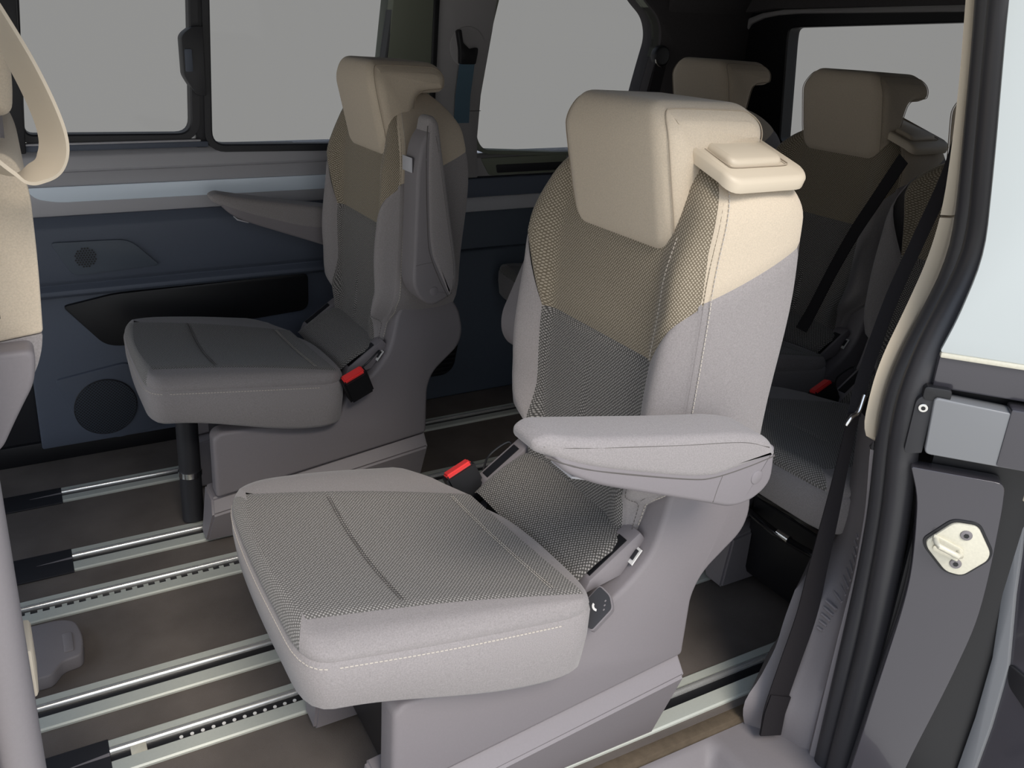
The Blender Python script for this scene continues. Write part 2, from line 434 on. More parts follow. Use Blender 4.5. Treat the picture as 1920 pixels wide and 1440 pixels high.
    for yy in (-.05, .05):
        tube('headrest_post', [Vector((.915, Y(yy)-.012, .97-low)), Vector((.900, Y(yy)-.012, 1.06+hr_lift))], .0065, 'chrome', hr, n=10)
        prism('post_guide', circle(.915, Y(yy)-.012, .012, 14), 'z', 1.02-low, 1.047-low, 'dark', hr, bevel=.002)
    # ---- top handle tray on the door side shoulder
    if tray:
        def shoulder(x, a):   # a: 0 outer edge .. 1 towards the headrest
            return Vector((x, Y(ds*lerp(.221, .050, a)), lerp(1.002, 1.058, math.sin(a*math.pi/2)**.9)-low))
        def slab(name, x0, x1, a0, a1, t, m, par, lift=0.0, r=.012):
            P2 = rounded(rect(x0, a0*.18, x1, a1*.18), r, 5); top = []; bot = []
            V = []
            for ins, dz in ((0, -.005), (0, t-.006), (.002, t-.002), (.006, t)):
                for p in inset(P2, ins):
                    s = shoulder(p[0], p[1]/.18); V.append(s+Vector((0, ds*(.004 if dz > 0 else .0), dz+lift)))
            N = len(P2); F = [(i*N+j, i*N+(j+1) % N, (i+1)*N+(j+1) % N, (i+1)*N+j) for i in range(3) for j in range(N)]
            F.append(tuple(range(3*N, 4*N)))
            return mk(name, V, F, m, par, angle=50)
        fr = slab('top_tray', .818, .962, 0, 1.0, .0125, 'pbeige', root, r=.022)
        slab('tray_flap', .842, .938, .17, .93, .0165, 'pbeige', fr, r=.014)
        tube('tray_seam', [shoulder(x, a)+Vector((0, 0, .0128)) for x, a in rounded([(.838, .12), (.942, .12), (.942, .95), (.838, .95)], .02, 4)], .0011, 'beigeseam', fr, n=5, closed=True)
    # ---- cushion: dotted insert in three panels, plain roll around it, skirt below
    NF, NR, FR, FF = Vector((.264, .872, .472)), Vector((.655, .812, .432)), Vector((.640, 1.135, .420)), Vector((.272, 1.214, .464))
    n = 30
    def ring_side(pts, k):
        P = spline(pts, 8) if len(pts) > 2 else [Vector(pts[0]).lerp(Vector(pts[1]), i/8) for i in range(9)]
        d = [0]
        for i in range(1, len(P)): d.append(d[-1]+(P[i]-P[i-1]).length)
        out = []
        for i in range(k):
            s = d[-1]*i/k; j = max(1, next(q for q in range(len(d)) if d[q] >= s-1e-9)); out.append(P[j-1].lerp(P[j], (s-d[j-1])/max(1e-9, d[j]-d[j-1])))
        return out
    L1 = ring_side([(.250, .818, .441), (.44, .800, .425), (.640, .797, .402)], n)
    L1 += ring_side([(.645, .797, .402), (.676, .815, .405), (.680, .95, .405), (.668, 1.06, .402), (.640, 1.115, .402), (.606, 1.19, .402), (.585, 1.262, .405)], n)
    L1 += ring_side([(.580, 1.283, .407), (.43, 1.290, .422), (.305, 1.284, .436), (.272, 1.272, .440)], n)
    L1 += ring_side([(.258, 1.258, .441), (.246, 1.225, .440), (.239, 1.06, .437), (.242, .838, .441)], n)
    for it in range(14):
        L1 = [(L1[i-1]+L1[i]*2+L1[(i+1) % len(L1)])/4 if it < 3 or abs(i-3*n) < 9 else L1[i] for i in range(len(L1))]
    def coons(u, v):       # u front->rear, v near->far
        p = NF.lerp(NR, u).lerp(FF.lerp(FR, u), v)
        p = p.copy(); p.z += -.012*math.sin(math.pi*v)*math.sin(math.pi*min(1, u*.9+.05)) + .006*math.sin(math.pi*u)
        p.x += -.016*math.sin(math.pi*v)*(1-u)**3
        return p
    L0 = [coons(i/n, 0) for i in range(n)]+[coons(1, i/n) for i in range(n)]+[coons(1-i/n, 1) for i in range(n)]+[coons(0, 1-i/n) for i in range(n)]
    xy = lambda p: (p.x, p.y)
    sk_bot = []
    N4 = 4*n
    cen = Vector((.45, 1.04, .40))
    for p in L1:
        zb = lerp(.362, .298, sstep(.26, .64, p.x)); q = Vector((lerp(p.x, cen.x, .03), lerp(p.y, cen.y, .02), zb)); sk_bot.append(q)
    V = []; rows = []
    for k in range(9):
        a = k/8*math.pi/2; rows.append([Vector((lerp(L0[i].x, L1[i].x, math.sin(a)), lerp(L0[i].y, L1[i].y, math.sin(a)), lerp(L1[i].z, L0[i].z, math.cos(a))))-Vector((0, 0, seam((1-math.cos(a))*.04, .003) if k < 3 and i < 3*n else 0)) for i in range(N4)])
    for i in range(N4):
        d = (L1[i]-cen); d.z = 0; rows[8][i] = rows[8][i]-d.normalized()*.003
    front_i = range(3*n+2, 4*n-1)
    F = [(k*N4+i, k*N4+(i+1) % N4, (k+1)*N4+(i+1) % N4, (k+1)*N4+i) for k in range(8) for i in range(N4) if i not in front_i]
    cush = mk('cushion', [p for r in rows for p in r], F, 'grey', root, angle=70)
    fr_i = list(front_i)+[4*n-1]
    patch('cushion_front_roll', lambda u, v: rows[int(round(v*8))][fr_i[int(round(u*(len(fr_i)-1)))]], [i/(len(fr_i)-1) for i in range(len(fr_i))], [i/8 for i in range(9)], 'cushion_insert', cush, lambda p: (p.x+(p.z-.46)*.7, p.y))
    # skirt
    rows = [[], [], [], [], [], []]
    for i in range(N4):
        p, q = L1[i], sk_bot[i]; d = (p-cen); d.z = 0; d.normalize()
        rows[0].append(p-d*.003); rows[1].append(p.lerp(q, .06)+d*.0025); rows[2].append(p.lerp(q, .45)+d*.005); rows[3].append(p.lerp(q, .94)+d*.003); rows[4].append(q-d*.003-Vector((0, 0, .002))); rows[5].append(Vector((lerp(q.x, cen.x, .8), lerp(q.y, cen.y, .8), q.z-.004)))
    F = [(k*N4+i, k*N4+(i+1) % N4, (k+1)*N4+(i+1) % N4, (k+1)*N4+i) for k in range(5) for i in range(N4)]+[tuple(range(5*N4, 6*N4))]
    mk('cushion_skirt', [p for r in rows for p in r], F, 'grey', cush, angle=70)
    cuts = [0, .34, .90, 1]
    for a, b in zip(cuts, cuts[1:]):
        def f_c(u, v):
            uu = lerp(a, b, u); p = coons(uu, v); du = min(u if a > 0 else 9, 1-u if b < 1 else 9)*(b-a)*.38
            p.z -= max(seam(du, .0028, .003), seam(min(v, 1-v)*.33, .003, .005)); return p
        patch('cushion_panel', f_c, clu(max(6, int((b-a)*34))), clu(26), 'cushion_insert', cush, xy)
    if detail:
        stitches('stitching', [p-(p-cen).normalized()*0+Vector((0, 0, -.006))+((p-cen)*Vector((1, 1, 0))).normalized()*.0022 for p in (L1[3:n-1])], 'thread', cush)
        stitches('stitching', [p+Vector((0, 0, -.006))+((p-cen)*Vector((1, 1, 0))).normalized()*.0022 for p in (L1[3*n+2:]+L1[:3])], 'thread', cush)
        for uu in (.335, .345, .895, .905):
            stitches('stitching', [coons(uu, i/40)+Vector((0, 0, .0002)) for i in range(2, 39)], 'thread' if uu > .5 else 'dthread', cush, r=.0006)
    # ---- dotted strip bridging cushion and backrest
    def f_l(u, v):
        yl = lerp(-.165, .138, u); x = lerp(.672, .790, v); z = lerp(.400, .462, v)+.010*math.sin(math.pi*v)
        return Vector((x, Y(yl), z-seam(min(u, 1-u)*.3, .006)))
    patch('lumbar_strip', f_l, clu(20), clu(10), 'insert', root, xy)
    # ---- moulded side shells with recliner ears, child-seat anchor slots
    up_poly = [(.376, .292), (.376, .14), (.906, .205), (.905, .335), (.918, .375), (.982, .435), (.992, .475), (.978, .535), (.945, .575), (.890, .592), (.842, .580), (.815, .545), (.806, .490), (.792, .440), (.755, .392), (.690, .345), (.672, .285), (.600, .288), (.490, .302), (.392, .305)]
    lo_poly = [(.362, .130), (.908, .198), (.898, .0105), (.352, .0105)]
    for sg in (-1, 1):
        yo = .186
        a, b = (Y(sg*yo), Y(sg*(yo-.050)))
        shl = prism('side_shell', rounded(up_poly, [.02, 0, .01, .03, .04, .03, .02, .02, .02, .02, .02, .02, .03, .05, .06, .03, .02, .03, .03, .02], 4), 'y', a, b, 'plastic', root, bevel=.010, seg=3)
        for v in shl.data.vertices: v.co.y += sg*.014*sstep(.28, .46, v.co.z)
        a, b = (Y(sg*(yo-.014)), Y(sg*(yo-.075)))
        o_, i_, bk_, f_ = Y(sg*(yo+.012)), Y(sg*(yo-.012)), Y(sg*(yo-.085)), Y(sg*(yo-.034))
        lo = [(.362, o_, .104), (.907, o_, .172), (.898, f_, .0105), (.352, f_, .0105)]; tp = [(.366, .136), (.905, .204)]
        bm = bmesh.new(); vv = [bm.verts.new(p) for p in lo]+[bm.verts.new((x, i_, z)) for x, z in tp]+[bm.verts.new((x, bk_, z)) for x, z in (tp[0], tp[1], (.898, .0105), (.352, .0105))]
        for f in ((0, 1, 2, 3), (0, 1, 5, 4), (4, 5, 7, 6), (6, 7, 8, 9), (2, 3, 9, 8), (1, 2, 8, 7, 5), (0, 3, 9, 6, 4)): bm.faces.new([vv[q] for q in f])
        bmesh.ops.recalc_face_normals(bm, faces=bm.faces)
        bmesh.ops.bevel(bm, geom=bm.edges[:], offset=.005, segments=2, affect='EDGES', clamp_overlap=True)
        mkbm('base_skirt', bm, 'plastic', root)
        # anchor bracket
        br = prism('anchor_bracket', [(.690, .385), (.700, .408), (.788, .470), (.800, .455), (.76, .40)], 'y', Y(sg*.175), Y(sg*.140), 'plastic', root, bevel=.003)
        prism('anchor_slot', [(.705, .405), (.704, .4125), (.768, .4575), (.772, .450)], 'y', Y(sg*.168), Y(sg*.150), 'black', br)
        ic = prism('anchor_icon', [(.771, .4205), (.7695, .4225), (.786, .4445), (.788, .443)], 'y', Y(sg*.184), Y(sg*.167), 'white', br)
        prism('icon_figure', [(.774, .4270), (.7720, .4290), (.782, .4420), (.7840, .4415)], 'y', Y(sg*.181), Y(sg*.172), 'dark', ic)
    box('seat_core', (.42, Y(-.12), .03), (.87, Y(.12), .33), 'black', root, bevel=.02)
    prism('recliner_core', rounded([(.70, .30), (.70, .38), (.80, .45), (.96, .47), (.96, .40), (.89, .30)], .02, 3), 'y', Y(-.14), Y(.14), 'dark', root)
    if post:
        leg = tube('front_post', [Vector((.345, Y(-.035), .012)), Vector((.345, Y(-.035), .31))], .026, 'dark', root, n=20)
        tube('post_ring', [Vector((.345, Y(-.035), .132)), Vector((.345, Y(-.035), .146))], .028, 'chrome', leg, n=20)
    if not detail:
        lv = box('adjuster_housing', (.40, Y(-.10), .235), (.62, Y(.13), .275), 'gloss_black', root, bevel=.012, seg=3)
        tube('adjuster_bar', spline([Vector((.44, Y(-.13), .17)), Vector((.40, Y(-.10), .20)), Vector((.375, Y(0), .21)), Vector((.40, Y(.10), .20)), Vector((.44, Y(.13), .17))], 6), .008, 'gloss_black', root, n=8)
        tube('bar_end', [Vector((.378, Y(-.03), .212)), Vector((.378, Y(.0), .212))], .0095, 'chrome', root, n=10)
    for sg in (-1, 1):
        box('rail_foot', (.40, Y(sg*.128)-.012, .0105), (.88, Y(sg*.128)+.012, .03), 'dark', root, bevel=.004)
    # ---- buckle on the aisle side, heating switch on the door side
    ai = -ds
    def turned(name, c, half, rot, m, par, bevel=.004):
        bm = bmesh.new(); bmesh.ops.create_cube(bm, size=2)
        bmesh.ops.scale(bm, vec=Vector(half), verts=bm.verts)
        bmesh.ops.bevel(bm, geom=bm.edges[:], offset=bevel, segments=2, affect='EDGES', clamp_overlap=True)
        bmesh.ops.transform(bm, matrix=Matrix.Translation(Vector(c)) @ rot, verts=bm.verts)
        return mkbm(name, bm, m, par)
    R = Matrix.Rotation(math.radians(-24), 4, 'Y') @ Matrix.Rotation(math.radians(ai*-16), 4, 'X')
    bc = Vector((.672 if ai > 0 else .702, Y(ai*.172) if ai > 0 else Y(-.228), .392 if ai > 0 else .390))
    bk = turned('belt_buckle', bc, (.031, .016, .036), R, 'black', root, .005)
    turned('release_button', bc+R.to_3x3() @ Vector((0, 0, .0345)), (.0265, .0115, .005), R, 'red', bk, .003)
    if ai > 0: ribbon('buckle_strap', [bc+R.to_3x3() @ Vector((0, 0, -.03)), bc+Vector((.03, 0, -.06)), bc+Vector((.05, 0, -.10))], (1, 0, 0), .036, .004, 'belt', bk)
    tube('anchor_loop', spline([Vector((.715, Y(ai*.185), .405)), Vector((.735, Y(ai*.200), .425)), Vector((.770, Y(ai*.192), .450)), Vector((.775, Y(ai*.18), .44))], 5), .0022, 'black', root, n=6)
    if detail and ds < 0:
        Rs = Matrix.Rotation(math.radians(-40), 4, 'Y') @ Matrix.Rotation(math.radians(24), 4, 'X')
        sc = Vector((.696, Y(-.200), .377))
        P2 = rounded([(-.028, -.020), (.018, -.020), (.030, -.004), (.030, .018), (-.028, .018)], .006, 4)
        def onsw(pts, h): return [sc+Rs.to_3x3() @ Vector((p[0], p[1], h)) for p in pts]
        def chip(name, pts, h0, h1, m, par):
            k = len(pts); return mk(name, onsw(pts, h0)+onsw(pts, h1), [tuple(range(k)), tuple(range(k, 2*k))]+[(i, (i+1) % k, k+(i+1) % k, k+i) for i in range(k)], m, par, angle=30)
        sw = chip('heating_switch', P2, -.012, .004, 'plastic', root)
        chip('switch_face', inset(P2, .002), .003, .0075, 'dark', sw)
        # printed seat symbol: curved stroke with a head dot, three level marks
        arc = [(.004+.0075*math.cos(t), -.001+.0075*math.sin(t)) for t in [math.radians(a) for a in range(95, 235, 20)]]
        arc2 = [(.004+.0040*math.cos(t), -.001+.0045*math.sin(t)) for t in [math.radians(a) for a in range(215, 85, -20)]]
        chip('seat_symbol', arc+arc2, .007, .0080, 'white', sw)
        for i in range(3): chip('level_mark', rect(.006+i*.0055, -.0125+i*.0035, .009+i*.0055, -.0108+i*.0035), .007, .0079, 'trimgrey', sw)
    # ---- armrests: upholstered pad over a plastic shell, swinging about the round button
    pad = rounded([(.492, .735), (.490, .748), (.507, .755), (.56, .743), (.71, .7165), (.81, .701), (.862, .685), (.884, .655), (.772, .644), (.725, .652), (.60, .690), (.540, .712)], [.006, .008, .012, .03, .04, .03, .02, .012, .01, .03, .03, .02], 5)
    shell = rounded([(.500, .746), (.600, .712), (.725, .676), (.772, .672), (.878, .668), (.884, .612), (.855, .590), (.815, .586), (.77, .604), (.58, .676), (.53, .704)], [.01, .03, .03, .01, .004, .025, .025, .02, .03, .03, .02], 5)
    piv = Vector((.850, 0, .627))
    for sg, st in ((ds, arm_door), (-ds, arm_aisle)):
        if st is None: continue
        rot = Matrix.Rotation(math.radians(up_deg if st == 'up' else 0), 4, 'Y')
        def tr(poly): return [((rot.to_3x3() @ (Vector((p[0], 0, p[1]))-piv)+piv).x, (rot.to_3x3() @ (Vector((p[0], 0, p[1]))-piv)+piv).z) for p in poly]
        yc = sg*.2805
        pv2 = Vector((piv.x, piv.z))
        far_from = lambda p: (Vector(p).to_2d()-pv2).length
        def nose(p): return .42+.58*math.sqrt(1-(1-min(1, max(0, (.388-(Vector(p).to_2d()-pv2).length)/.11)))**2)
        ar = pillow_prism('armrest', tr(pad), 'y', Y(yc-.0385), Y(yc+.0385), 'grey', root, R=.012, n=5, taper=nose, key=far_from)
        sh = pillow_prism('armrest_shell', tr(shell), 'y', Y(yc-.036), Y(yc+.036), 'trimgrey' if st == 'up' else 'plastic', ar, R=.007, n=4, taper=nose, key=far_from)
        pb = tr([(.850, .627)])[0]
        def edge_line(nm, pts, dy, r, par):
            P2 = tr(pts); tube(nm, spline([Vector((a, Y(yc+sg*dy*nose((a, b))), b)) for a, b in P2], 5), r, 'dthread', par, n=5)
        edge_line('pad_seam', [(.505, .7285), (.545, .7095), (.60, .690), (.725, .6525), (.772, .6445), (.83, .6475), (.878, .654)], .0355, .0012, ar)
        edge_line('shell_joint', [(.786, .645), (.780, .625), (.776, .606)], .0358, .0006, sh)
        bt = prism('pivot_button', circle(pb[0], pb[1], .0105, 24), 'y', Y(yc+sg*.030), Y(yc+sg*.0375), 'plastic', sh, bevel=.002)
        prism('release_tab', tr([(.560, .6815), (.558, .6785), (.588, .6685), (.590, .6715)]), 'y', Y(yc-.012), Y(yc+.034), 'slate' if False else 'bluetop', sh, bevel=.001)
        pv = prism('pivot_boss', circle(pb[0], pb[1], .022, 20), 'y', Y(sg*.19), Y(yc), 'dark', ar)
        if detail:
            edge_line('top_seam', [(.502, .742), (.56, .732), (.71, .7055), (.81, .689), (.862, .671)], .0378, .0008, ar)
    root.location = Vector((SX, SY, 0))+Vector(T)
    return root

make_seat((0, 0, 0), -1, 'pale grey and beige seat nearest the open door, its armrest lowered towards the camera', 'seats in the middle row', up_deg=92)
make_seat((-.051, .902, 0), 1, 'shaded grey seat beside the far side wall, near armrest folded up', 'seats in the middle row', tray=False, post=True)
make_seat((.955, .01, 0), -1, 'rear seat nearest the door, mostly hidden behind the beige pillar trim', 'seats in the rear row', arm_door=None, arm_aisle=None, detail=False, low=.07)
make_seat((1.107, .530, 0), -1, 'dark rear seat whose headrest stands against the back window', 'seats in the rear row', arm_door=None, arm_aisle=None, detail=False, low=.07, hr_lift=.005)
make_seat((1.095, 1.03, 0), 1, 'dark rear seat at far wall, headrest showing just above the beige headrest', 'seats in the rear row', arm_door=None, arm_aisle=None, detail=False, low=.07, hr_lift=.005, tray=False)

# ------------------------------------------------------------------ the van body: floor, roof, far side, back
def S(name, loc=(0, 0, 0), label=None): return empty(name, loc, label, kind='structure')
floor = box('floor', (-.9, .868, -.03), (2.40, 2.42, 0), 'carpet'); tag(floor, 'charcoal carpet floor of the passenger cabin', kind='structure')
prism('carpet_border', rect(-.9, .846, 2.40, .870), 'z', -.03, -.0005, 'carpet2', floor, bevel=.003)
roof = box('ceiling', (-1.2, .70, 1.34), (2.46, 2.46, 1.38), 'head'); tag(roof, 'dark headliner', kind='structure')
prism('roof_cove', [(2.36, 1.18), (2.27, 1.335), (2.20, 1.345), (2.42, 1.345), (2.42, 1.18)], 'x', 1.97, 2.40, 'head', roof, bevel=.01)

# far side of the van = wall_right; its sliding door card first
far = S('door_1', (0.45, 2.36, 0), 'closed sliding door in the far side wall')
def card(name, prof, x0, x1, m, bevel=.006):
    return prism(name, prof, 'x', x0, x1, m, far, bevel=bevel, angle=25)
card('window_sill', [(2.40, .853), (2.352, .853), (2.334, .838), (2.328, .806), (2.336, .798), (2.336, .772), (2.40, .765)], -.9, 1.125, 'bluetop', .004)
card('upper_panel', [(2.40, .800), (2.330, .800), (2.322, .770), (2.322, .690), (2.40, .690)], -.9, 1.125, 'bluetop', .004)
card('door_panel', [(2.40, .692), (2.316, .692), (2.300, .664), (2.298, .560), (2.306, .525), (2.320, .513), (2.301, .501), (2.299, .490), (2.318, .478), (2.40, .478)], -.9, 1.08, 'blue', .005)
lowp = card('lower_panel', [(2.40, .484), (2.352, .484), (2.346, .300), (2.335, .10), (2.338, .045), (2.40, .045)], -.022, 1.08, 'blue', .006)
card('kick_strip', [(2.40, .06), (2.352, .06), (2.350, .0), (2.40, .0)], -.9, 1.08, 'black', .003)
card('dark_end_panel', [(2.40, .484), (2.365, .484), (2.365, .0), (2.40, .0)], -.9, -.01, 'dark', .003)
prism('silver_strip', rounded([(.018, .767), (.040, .739), (.090, .728), (1.125, .7255), (1.125, .765)], [.004, .02, .03, .002, .002], 5), 'y', 2.330, 2.3135, 'silver', far, bevel=.003)
sp = prism('tweeter_cover', rounded([(.060, .632), (.247, .627), (.318, .551), (.105, .541)], [.012, .03, .012, .02], 5), 'y', 2.31, 2.2915, 'dark', far, bevel=.0015)
def holes(name, pts, r, y, m, par, n=6):
    V = []; F = []
    for x, z in pts:
        k = len(V)
        for i in range(n): V.append((x+r*math.cos(2*math.pi*i/n), y, z+r*math.sin(2*math.pi*i/n)))
        for i in range(n): V.append((x+r*math.cos(2*math.pi*i/n), y+.002, z+r*math.sin(2*math.pi*i/n)))
        for i in range(n): F.append((k+i, k+(i+1) % n, k+n+(i+1) % n, k+n+i))
        F.append(tuple(k+i for i in range(n)))
    return tag(mk(name, V, F, m, par, smooth=False), kind='stuff')
def honey(cx, cz, R, p):
    out = []; k = int(R/p)+2
    for i in range(-k, k+1):
        for j in range(-k, k+1):
            x = (i+.5*(j % 2))*p; z = j*p*.866
            if x*x+z*z < R*R: out.append((cx+x, cz+z))
    return out
M['slate'] = mat('slate_plate_plastic', (0.080, 0.098, 0.125), 0.5)
sp.data.materials[0] = M['slate']
holes('tweeter_hole', honey(.138, .588, .027, .0068), .0026, 2.2905, 'black', sp)
prism('pocket_with_shade', rounded([(.072, .447), (.20, .468), (.74, .474), (.74, .36), (.36, .34), (.215, .317), (.165, .327)], [.012, .02, .02, .03, .03, .04, .03], 5), 'y', 2.36, 2.3375, 'black', far, bevel=.004)  # pocket at the left; black runs on rearward as painted shade under the bulge
gp = prism('speaker_plate', rounded([(.030, .244), (.215, .270), (.30, .20), (.305, .062), (.170, .045), (.085, .085)], [.012, .02, .03, .02, .02, .03], 5), 'y', 2.36, 2.3335, 'blue', far, bevel=.003)
def disc(name, cx, cz, r, y, m, par, n=40, dome=.004):
    V = [(cx, y-dome, cz)]; F = []; uv = [(0, 0)]
    for k in (0.5, 0.85, 1.0):
        for i in range(n):
            a = 2*math.pi*i/n; V.append((cx+r*k*math.cos(a), y-dome*(1-k*k), cz+r*k*math.sin(a))); uv.append((r*k*math.cos(a), r*k*math.sin(a)))
    for i in range(n):
        F.append((0, 1+i, 1+(i+1) % n))
        for k in range(2): F.append((1+k*n+i, 1+k*n+(i+1) % n, 1+(k+1)*n+(i+1) % n, 1+(k+1)*n+i))
    return mk(name, V, F, m, par, uv=uv)
gr = disc('speaker_grille', .150, .148, .080, 2.329, 'grille', gp)
tube('grille_rim', [(.150+.081*math.cos(a), 2.331, .148+.081*math.sin(a)) for a in [2*math.pi*i/48 for i in range(48)]], .0016, 'dark', gp, n=6, closed=True)

# rear quarter of the far side
wr = S('wall_right', (1.6, 2.36, 0), 'far side wall behind the sliding door, with pillar and rear quarter trim')
def wpiece(name, prof, x0, x1, m, bevel=.005): return prism(name, prof, 'x', x0, x1, m, wr, bevel=bevel, angle=25)
wpiece('quarter_sill', [(2.42, .800), (2.350, .800), (2.335, .790), (2.335, .732), (2.42, .725)], 1.13, 2.38, 'pillar')
wpiece('quarter_band', [(2.42, .728), (2.328, .728), (2.322, .700), (2.326, .668), (2.42, .668)], 1.13, 2.38, 'blue')
wpiece('quarter_ledge', [(2.42, .670), (2.322, .670), (2.316, .655), (2.316, .625), (2.42, .620)], 1.13, 2.38, 'bluetop')
wpiece('lower_quarter_panel', [(2.42, .625), (2.345, .625), (2.335, .40), (2.325, .0), (2.42, .0)], 1.08, 2.38, 'slate')
cub = prism('cubby_tray', rounded([(1.300, .790), (1.335, .735), (1.62, .735), (1.62, .792)], .008, 3), 'y', 2.36, 2.330, 'greenp', wr, bevel=.004)
prism('cubby_recess', rounded([(1.355, .768), (1.360, .742), (1.61, .742), (1.61, .768)], .005, 3), 'y', 2.345, 2.3285, 'dark', cub, bevel=.002)
wa = prism('wheel_arch_cover', rounded([(1.075, .0), (1.075, .26), (1.12, .42), (1.20, .50), (2.3, .50), (2.3, .0)], [.01, .06, .06, .05, .02, .01], 6), 'y', 2.42, 2.315, 'slate', wr, bevel=.02, seg=4)
prism('vent_frame', rounded([(1.098, .205), (1.238, .190), (1.225, .110), (1.195, .085), (1.098, .085)], [.008, .01, .03, .03, .01], 4), 'y', 2.33, 2.309, 'black', wa, bevel=.003)
for i in range(7):
    z = .098+i*.015; x1 = 1.20+min(.028, i*.008)
    o = prism('vent_slat', [(2.3125, z), (2.3125, z+.0045), (2.303, z+.0015), (2.303, z-.0015)], 'x', 1.106, x1, 'dark', wa)
# pillars and window surrounds: inner trim at y 2.33
def wall_bit(name, poly, m, y0=2.345, y1=2.42, bevel=.004): return prism(name, poly, 'y', y0, y1, m, wr, bevel=bevel)
wall_bit('front_pillar', [(-.25, .85), (.033, .85), (.064, 1.36), (-.25, 1.36)], 'dark', 2.315)
wall_bit('window_mullion', [(.440, .85), (.472, .85), (.490, 1.36), (.455, 1.36)], 'dark', 2.332)
wall_bit('door_pillar', [(.955, .85), (1.128, .85), (1.128, 1.36), (1.010, 1.36)], 'greenp', 2.325)
wall_bit('pillar_gap_seal', [(1.112, .85), (1.132, .85), (1.142, 1.36), (1.122, 1.36)], 'black', 2.322)
bp = wall_bit('belt_pillar', [(1.132, .73), (1.292, .73), (1.284, .85), (1.290, .98), (1.318, 1.16), (1.345, 1.36), (1.142, 1.36)], 'pillar', 2.328)
box('pillar_split_line', (1.215, 2.3268, .9335), (1.290, 2.330, .9350), 'black', bp)
wall_bit('roof_rail', [(-.9, 1.335), (2.40, 1.335), (2.40, 1.37), (-.9, 1.37)], 'head', 2.33)
dpp = rounded([(1.90, .73), (1.885, .84), (1.930, 1.05), (1.957, 1.16), (1.935, 1.222), (1.86, 1.278), (1.80, 1.36), (2.40, 1.36), (2.40, .73)], [.01, .04, .05, .05, .06, .05, .01, .01, .01], 5)
wall_bit('rear_pillar', dpp, 'head', 2.325)

def ring(name, inner, w, y0, y1, m, par, ax='y'):
    outer = inset(inner, -w); N = len(inner); V = []
    lip = inset(inner, -.004)
    for P, q in ((inner, y1), (inner, y0+.004), (lip, y0), (outer, y0), (outer, y1)):
        for p in P: V.append(place(ax, p, q))
    F = [((k % 5)*N+i, (k % 5)*N+(i+1) % N, ((k+1) % 5)*N+(i+1) % N, ((k+1) % 5)*N+i) for k in range(5) for i in range(N)]
    return mk(name, V, F, m, par, angle=30)
def pane(name, poly, ax, q, m, par, t=.004): return prism(name, poly, ax, q, q+t, m, par)
w1 = S('window_1', (.24, 2.36, .85), 'sliding pane of the far door window, with its latch')
p1 = rounded([(.036, .894), (.428, .888), (.449, 1.36), (.073, 1.36)], [.02, .035, .002, .002], 6)
ring('window_frame', p1, .022, 2.328, 2.372, 'dark', w1)
pane('pane', inset(p1, -.006), 'y', 2.362, 'glass', w1)
box('lower_rail', (-.1, 2.322, .853), (.470, 2.36, .868), 'blue', w1, bevel=.003)
box('rail_highlight_lip', (-.1, 2.318, .868), (.45, 2.345, .8735), 'bluetop', w1, bevel=.002)
la = prism('latch', rounded([(.446, 1.155), (.424, 1.139), (.416, 1.128), (.417, 1.036), (.424, 1.022), (.446, .985), (.470, .985), (.470, 1.155)], [.01, .008, .01, .01, .008, .02, .004, .004], 4), 'y', 2.365, 2.308, 'dark', w1, bevel=.004)
prism('latch_grip', rounded(rect(.4205, 1.045, .4385, 1.100), .003, 3), 'y', 2.315, 2.303, 'blue', la, bevel=.0015)
w2 = S('window_2', (.75, 2.36, .85), 'fixed rear pane of the far door window')
p2 = rounded([(.482, .858), (.940, .848), (1.016, 1.36), (.500, 1.36)], [.035, .03, .002, .002], 6)
ring('window_frame', p2, .020, 2.326, 2.372, 'dark', w2)
pane('pane', inset(p2, -.006), 'y', 2.362, 'glass', w2)
w3 = S('window_3', (1.6, 2.36, .80), 'rear quarter window in the far side wall')
p3 = rounded([(1.284, .852), (1.310, .815), (1.60, .798), (1.885, .798), (1.930, 1.05), (1.957, 1.16), (1.935, 1.222), (1.86, 1.278), (1.80, 1.34), (1.36, 1.34), (1.318, 1.16), (1.290, .98)], [.03, .03, .05, .04, .05, .05, .06, .05, .02, .02, .05, .05], 5)
ring('window_frame', p3, .012, 2.332, 2.375, 'greenp', w3)
pane('pane', inset(p3, -.006), 'y', 2.362, 'glass', w3)

# back of the van
wb = S('wall_back', (2.36, 1.5, 0), 'back of the cabin around the tailgate window')
box('tailgate_panel', (2.36, .70, 0), (2.46, 2.46, .84), 'dark', wb, bevel=.01)
def xbit(name, poly, m, x0=2.34, x1=2.44): return prism(name, poly, 'x', x0, x1, m, wb, bevel=.006)
trimout = [(2.398, 1.05), (2.392, 1.15), (2.372, 1.195), (2.325, 1.232), (2.268, 1.250), (2.179, 1.262), (1.5, 1.283), (.6, 1.283)]
trimin = [(.6, 1.262), (1.5, 1.262), (2.11, 1.249), (2.20, 1.243), (2.26, 1.233), (2.315, 1.212), (2.340, 1.17), (2.349, 1.097), (2.350, 1.05)]
xbit('opening_trim', trimout+trimin, 'pillar', 2.325, 2.36)
xbit('pillar_trim', [(2.355, .75), (2.352, 1.05), (2.400, 1.05), (2.402, .75)], 'head', 2.325, 2.36)
xbit('roof_header', [(2.5, 1.25), (2.30, 1.25), (2.2, 1.262), (1.5, 1.28), (.6, 1.28), (.6, 1.36), (2.5, 1.36)], 'head', 2.30, 2.44)
w4 = S('window_4', (2.40, 1.45, .84), 'tailgate window at the back of the van')
p4 = rounded([(2.112, .84), (2.149, 1.165), (2.150, 1.206), (1.45, 1.240), (.70, 1.235), (.72, .84)], [.02, .05, .045, .05, .04, .02], 6)
